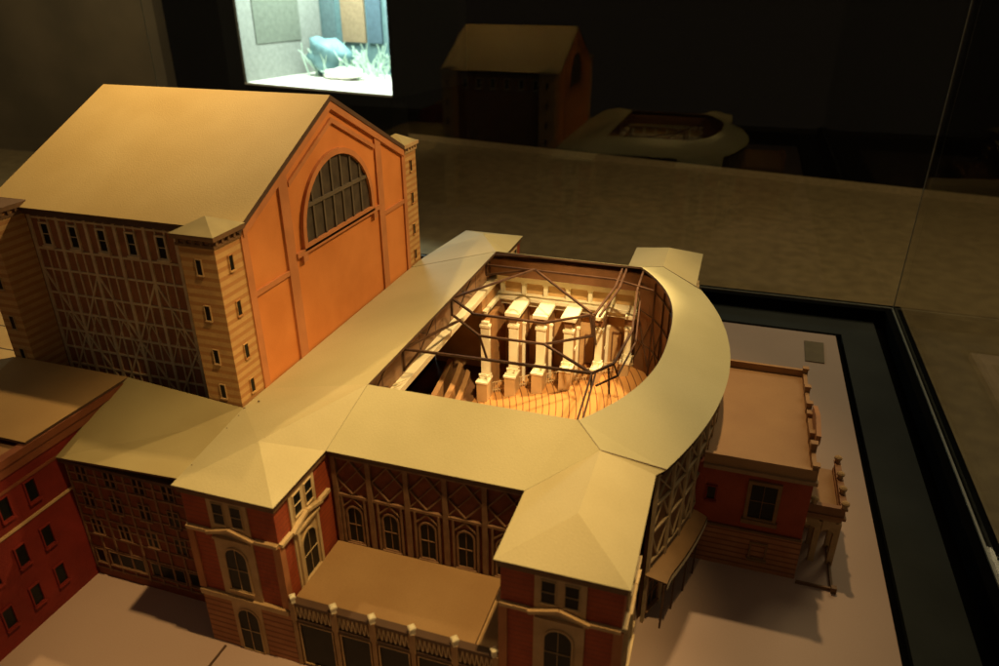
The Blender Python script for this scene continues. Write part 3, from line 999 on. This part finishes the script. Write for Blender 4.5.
# ================================================================== LINK BUILDING (left of the front pavilion)
lk = thing('link_building', (-.06, -.29, 0), 'half-timbered link block with sloping shaded roof beneath the stage house', 'building')
MB().box(-.1495, .0322, -.342, -.2415, 0, .1585).obj('wall', infill, lk)
m = MB(); m.add([(-.1495, -.350, .164), (.0275, -.350, .164), (.0275, -.376, .1915), (.0050, -.2425, .1895), (-.1495, -.2415, .1995)][0:0] or
                [(-.1495, -.350, .1640), (.0310, -.350, .1740), (.0310, -.2425, .1860), (-.1495, -.2415, .2000)], [(0, 1, 2, 3)])
m.obj('roof', mat('link_roof_card', (.36, .30, .14), .6, (.31, .25, .11), 12, .2), lk, solid=.003)
m = MB(); m.box(-.1495, .0275, -.3490, -.3440, .1570, .1605); m.box(-.1495, .0275, -.3438, -.3422, .1540, .1608)
m.obj('eave_board', dark_trim, lk)
fr = frame((-.1495, -.342, 0), (1, 0, 0), (0, -1, 0))
m = MB()
for i in range(11):
    u = .0012+.01805*i
    m.fbox(fr, u-.0012, u+.0012, .010, .157, 0, .0013)
for z in (.012, .042, .060, .075, .085, .100, .112, .130, .142, .155):
    m.fbox(fr, 0, .1815, z-.0010, z+.0010, 0, .0010)
m.obj('timber_frame', timber, lk)
for zr in (.138, .104, .068):
    for i in range(5):
        window(lk, fr, .0195+.0361*i, zr-.004, .0125, .019, e=.0012, fm=timber, mull=(0, 0), proud=.0016)
for u, wd in ((.012, .010), (.048, .045), (.1020, .042), (.150, .040)):
    window(lk, fr, u, .022, wd, .017, e=.0012, fm=timber, mull=(0, 0), proud=.0016)

# ================================================================== SIDE BUILDING at the left
sb = thing('side_building', (-.30, -.5, 0), 'dark red block with flat tan roof and bracketed cornice at the left edge', 'building')
MB().box(-.60, -.1510, -.80, -.2415, 0, .1860).obj('wall', deep_red, sb)
m = MB()
m.add([(-.1475, -.3765, .2), (-.1475, -.2415, .2), (-.31, -.2415, .2), (-.47, -.3765, .2)][::1], [(0, 1, 2, 3)])
m.obj('flat_roof', mat('side_roof_card', (.42, .27, .11), .6, (.36, .22, .085), 12, .2), sb, solid=.003)
m = MB(); m.box(-.60, -.1560, -.80, -.3770, .1862, .1925)
m.obj('lower_roof', annex_card, sb)
m = MB()
m.box(-.1558, -.1460, -.80, -.2415, .1890, .1968)
m.box(-.1558, -.1485, -.80, -.2415, .1780, .1888)
m.box(-.1558, -.1497, -.80, -.2415, .1620, .1650)
m.obj('cornice', mat('red_cornice', (.22, .07, .03), .6), sb)
m = MB(); m.box(-.1512, -.1490, -.80, -.3425, .1190, .1215)
m.obj('string_course', tan_stone, sb)
fr = frame((-.1510, -.80, 0), (0, 1, 0), (1, 0, 0))
for r_ in (.136, .078, .026):
    for y in (-.384, -.414, -.446, -.480, -.514, -.548, -.59, -.63):
        window(sb, fr, y+.80, r_, .0105, .023, e=.0014, fm=deep_red, mull=(0, 0), proud=.0024)

# ---- rear wing behind the stage house, left edge
rb = thing('rear_wing', (-.5, 0, 0), 'pale yellow planked roof just left of the stage house', 'building')
MB().box(-.62, -.3135, -.20, .20, 0, .150).obj('wall', infill, rb)
m = MB(); m.box(-.625, -.3135, -.205, .205, .1503, .1540); m.obj('flat_roof', rubble_roof, rb)

# ================================================================== ANNEX (royal wing) at the right
an = thing('annex_building', (.545, 0, 0), 'deep red annex with flat tan roof standing behind the curved wall', 'building')
X0, X1, Y = .4905, .594, .1125
MB().box(X0-.03, X1, -Y, Y, .056, .1330).obj('wall', mat('annex_red', (.32, .060, .022), .7, (.24, .042, .015), 30, .3, fine=.1), an)
MB().box(X0-.03, X1+.0012, -Y-.0012, Y+.0012, 0, .0555).obj('stone_base', striped_base, an)
MB().box(X0-.005, X1-.003, -Y+.004, Y-.004, .1333, .1375).obj('flat_roof', annex_card, an)
m = MB()
m.box(X0-.008, X1+.0035, -Y-.0035, -Y+.001, .1290, .1335)
m.box(X0-.008, X1+.0035, Y-.001, Y+.0035, .1290, .1335)
m.box(X1-.001, X1+.0035, -Y+.001, Y-.001, .1290, .1335)
m.obj('cornice', mat('tan_cornice', (.36, .22, .11), .6), an)
m = MB()
m.box(X0-.008, X1+.001, -Y-.001, -Y+.0035, .1336, .1470)
m.box(X0-.008, X1+.001, Y-.0035, Y+.001, .1336, .1470)
m.box(X1-.0035, X1+.001, -Y+.0035, Y-.0035, .1336, .1450)
m.obj('parapet', annex_card, an)
for y, h in ((-Y+.004, .156), (-.070, .158), (-.045, .156), (.020, .156), (.0, .154), (.060, .156), (Y-.004, .156)):
    MB().box(X1-.0040, X1+.0020, y-.0030, y+.0030, .1336, h-.006).box(X1-.0048, X1+.0028, y-.0038, y+.0038, h-.0059, h-.0040).obj('parapet_pier', annex_card, an)
pf = frame((X1+.001, 0, 0), (0, 1, 0), (1, 0, 0))
m = MB(); m.fpoly(pf, [(-.060, .1450), (.006, .1450), (.006, .156), (-.027, .1630), (-.060, .156)], 0, .005)
m.obj('pediment', mat('orange_pediment', (.40, .19, .085), .6), an)
fr = frame((X0, -Y, 0), (1, 0, 0), (0, -1, 0))
window(an, fr, .0575, .0735, .026, .044, e=.0040, fm=dim_stone, mull=(1, 1), proud=.0028, bar=.0005)
window(an, fr, .0620, .0200, .0145, .0185, e=.0022, fm=dim_stone, mull=(0, 0), proud=.0030)
window(an, fr, .0040, .0880, .0085, .0165, e=.0016, fm=deep_red, mull=(0, 0))
fr = frame((X0, -Y-.0012, 0), (1, 0, 0), (0, -1, 0))
m = MB(); m.fbox(fr, -.01, .1035, .0530, .0560, 0, .0015); m.obj('string_course', cord, an)
fe = frame((X1, 0, 0), (0, 1, 0), (1, 0, 0))
for y in (-.085, .085):
    window(an, fe, y, .0735, .020, .040, e=.004, fm=tan_stone)
# portico
pt = thing('portico', (.617, -.03, 0), 'small arched balcony porch with urns on the far right face of the annex', 'portico')
px0, px1, py0, py1 = .5962, .636, -.079, .015
m = MB()
for x in (.614, .634):
    for y in (py0+.004, -.047, -.017, py1-.004):
        m.box(x-.0032, x+.0032, y-.0032, y+.0032, .0, .058)
m.obj('pier', tan_stone, pt)
m = MB()
ff = frame((px0, py0, 0), (1, 0, 0), (0, -1, 0))
def arch_wall(m, fr, u0, u1, z0, z1, n0, n1):
    r = (u1-u0)/2; c = (u0+u1)/2
    pts = [(u0, z0)]
    for i in range(9):
        t = math.pi-math.pi*i/8
        pts.append((c+r*.98*math.cos(t), z0+min(r, z1-z0-.002)*math.sin(t)))
    k_ = len(pts)
    for i in range(1, k_-1):
        a_, b_ = pts[i], pts[i+1]
        m.fpoly(fr, [a_, b_, (b_[0], z1), (a_[0], z1)], n0, n1)
arch_wall(m, ff, .0, .0175, .042, .0605, -.006, 0)
arch_wall(m, ff, .0212, .0350, .042, .0605, -.006, 0)
fx = frame((px1, py0, 0), (0, 1, 0), (1, 0, 0))
for u in (.007, .036, .066):
    arch_wall(m, fx, u, u+.024, .042, .0605, -.006, 0)
m.obj('arch', tan_stone, pt)
MB().box(px0, px1, py0, py1, .0607, .0660).obj('deck', annex_card, pt)
m = MB()
m.box(px0, px1+.003, py0-.003, py0+.0035, .0662, .0700)
m.box(px1-.0035, px1+.003, py0+.0035, py1, .0662, .0700)
m.box(px0, px1+.001, py0-.001, py0+.0025, .0702, .0790)
m.box(px1-.0025, px1+.001, py0+.0025, py1, .0702, .0790)
m.box(px0, px1+.003, py0-.002, py0+.0040, .0792, .0815)
m.box(px1-.0040, px1+.003, py0+.0040, py1, .0792, .0815)
m.obj('balustrade', mat('balustrade_brown', (.30, .14, .06), .6), pt)
for (x, y) in ((px1-.0005, py0+.001), (px1-.0005, -.050), (px1-.0005, -.022), (px1-.0005, py1-.004), (px0+.008, py0+.001)):
    MB().lathe((x, y, .0816), [(.0030, 0), (.0030, .0030), (.0044, .0042), (.0044, .0064), (.0030, .0078), (.0006, .0090)], 8).obj('urn', tan_stone, pt)
# low kerb of the terrace before the portico
o = MB().box(.5965, .6345, -.1205, -.1185, .0001, .0040).box(.6325, .6350, -.1184, -.045, .0001, .0040).obj('terrace_kerb', cord)
tag(o, 'thin brown angled kerb on the board at the foot of the portico', 'kerb')
o = MB().box(.6325, .6380, -.1240, -.1188+.0, .0001, .0075).obj('kerb_post', cord)
tag(o, 'tiny brown post at the outer corner of the angled kerb', 'post')

# thin dark seam across the front court
o = MB().box(.048, .0500, -.62, -.384, .0001, .0016).obj('court_edging', dark_trim)
tag(o, 'thin dark edging strip on the board in front of the left pavilion', 'edging')

# ================================================================== LIT SHOWCASE across the room
sc = thing('lit_showcase', (-2.0, 3.6, -0.8), 'brightly lit white showcase niche glowing in the dark room behind the model', 'showcase')
A = Vector((-2.576, 3.358, 0)); B = Vector((-1.431, 3.114, 0))
ud = (B-A).normalized(); vd = Vector((-ud.y, ud.x, 0))
def q(u, v, z): return A+ud*u+vd*v+Vector((0, 0, z))
Wd, D, Hh = (B-A).length, .75, 1.15
def qbox(m, u0, u1, v0, v1, z0, z1):
    return m.hexa([q(u0, v0, z0), q(u1, v0, z0), q(u1, v1, z0), q(u0, v1, z0), q(u0, v0, z1), q(u1, v0, z1), q(u1, v1, z1), q(u0, v1, z1)])
white = mat('white_paint', (.80, .78, .70), .6)
grey = mat('grey_panel', (.20, .21, .19), .6)
qbox(MB(), 0, Wd, 0, D, -.012, 0).obj('shelf', white, sc)
qbox(MB(), -.0, Wd-.02, .02, .16, -.8, -.0125).obj('pedestal', plinth_m, sc)
qbox(MB(), -.14, -.001, 0, D, -.8, Hh+.2).obj('left_cheek', plinth_m, sc)
qbox(MB(), Wd+.001, Wd+.03, 0, D, -.012, Hh+.2).obj('right_cheek', plinth_m, sc)
qbox(MB(), 0, Wd, 0, D, Hh, Hh+.2).obj('canopy', plinth_m, sc)
qbox(MB(), .0, .02, .0, D, .0005, Hh-.001).obj('side_panel', grey, sc)
m = MB(); qbox(m, .0205, .026, .12, .52, .22, Hh-.2)
m.obj('side_poster', mat('poster_green_grey', (.12, .135, .11), .5), sc)
qbox(MB(), .02, Wd, D-.02, D, .0005, Hh-.001).obj('back_panel', mat('back_teal', (.10, .17, .18), .5), sc)
for i, (u0, u1, c) in enumerate(((.05, .16, (.09, .14, .15)), (.22, .42, (.24, .17, .10)), (.44, .56, (.06, .10, .13)), (.60, .80, (.12, .18, .20)))):
    qbox(MB(), u0, u1, D-.035, D-.021, .20, Hh-.05).obj('drape', mat('drape_cloth', c, .7), sc)
la = bpy.data.lights.new('showcase_lamp', 'AREA'); la.energy = 85; la.size = .6; la.color = (.86, 1.0, .92)
lo = bpy.data.objects.new('showcase_lamp', la); COL.objects.link(lo)
lo.location = q(Wd*.5, D*.45, Hh-.03)
# diorama in the showcase
def blob(name, c, r, m, parent=None, seed=0, lab=None, cat=None):
    import bmesh
    rnd = random.Random(seed)
    bm = bmesh.new(); bmesh.ops.create_icosphere(bm, subdivisions=3, radius=1)
    ph = [rnd.uniform(0, 6) for _ in range(6)]
    for v in bm.verts:
        k_ = 1+.16*math.sin(v.co.x*4+ph[0])*math.sin(v.co.y*5+ph[1])+.12*math.sin(v.co.z*7+ph[2]+v.co.x*3)
        v.co = Vector((v.co.x*r[0]*k_, v.co.y*r[1]*k_, v.co.z*r[2]*k_))
    me = bpy.data.meshes.new(name); bm.to_mesh(me); bm.free(); me.materials.append(m)
    for p_ in me.polygons: p_.use_smooth = True
    o_ = bpy.data.objects.new(name, me); COL.objects.link(o_); o_.location = c
    if lab: tag(o_, lab, cat)
    return o_
teal = mat('teal_plaster', (.13, .24, .26), .6, (.08, .16, .18), 9)
blob('plaster_mound', q(.26, .52, .12), (.15, .12, .13), teal, seed=1, lab='pale blue green mound at the left inside the lit showcase', cat='mound')
blob('plaster_slab', q(.48, .40, .035), (.15, .07, .035), white, seed=2, lab='long pale rock lying in the middle of the lit showcase', cat='rock')
m = MB()
rnd = random.Random(5)
for i in range(80):
    u, v = rnd.uniform(.16, .85), rnd.uniform(.40, .66)
    p_ = q(u, v, .001); h_ = rnd.uniform(.05, .17)
    p2 = p_+Vector((rnd.uniform(-.09, .09), rnd.uniform(-.05, .05), h_))
    m.rod(p_, p2, .009, 5)
    for j in range(2):
        m.rod(p2.lerp(p_, .4*j+.1), p2+Vector((rnd.uniform(-.08, .08), 0, rnd.uniform(-.02, .07))), .006, 5)
o = m.obj('branch_cluster', mat('pale_branches', (.42, .56, .46), .6))
tag(o, 'tangle of pale green white twigs at the right inside the lit showcase', 'branches')

# ---- far exhibition lights and shapes at the left
lamp = thing('picture_light', (-4.9, 4.2, 1.0), 'small glowing amber wall light at the upper left edge', 'wall light')
MB().box(-4.98, -4.94, 4.12, 4.24, .93, 1.03).obj('back_plate', plinth_m, lamp)

S.render.engine = 'CYCLES'
S.cycles.max_bounces = 8
S.cycles.transparent_max_bounces = 12
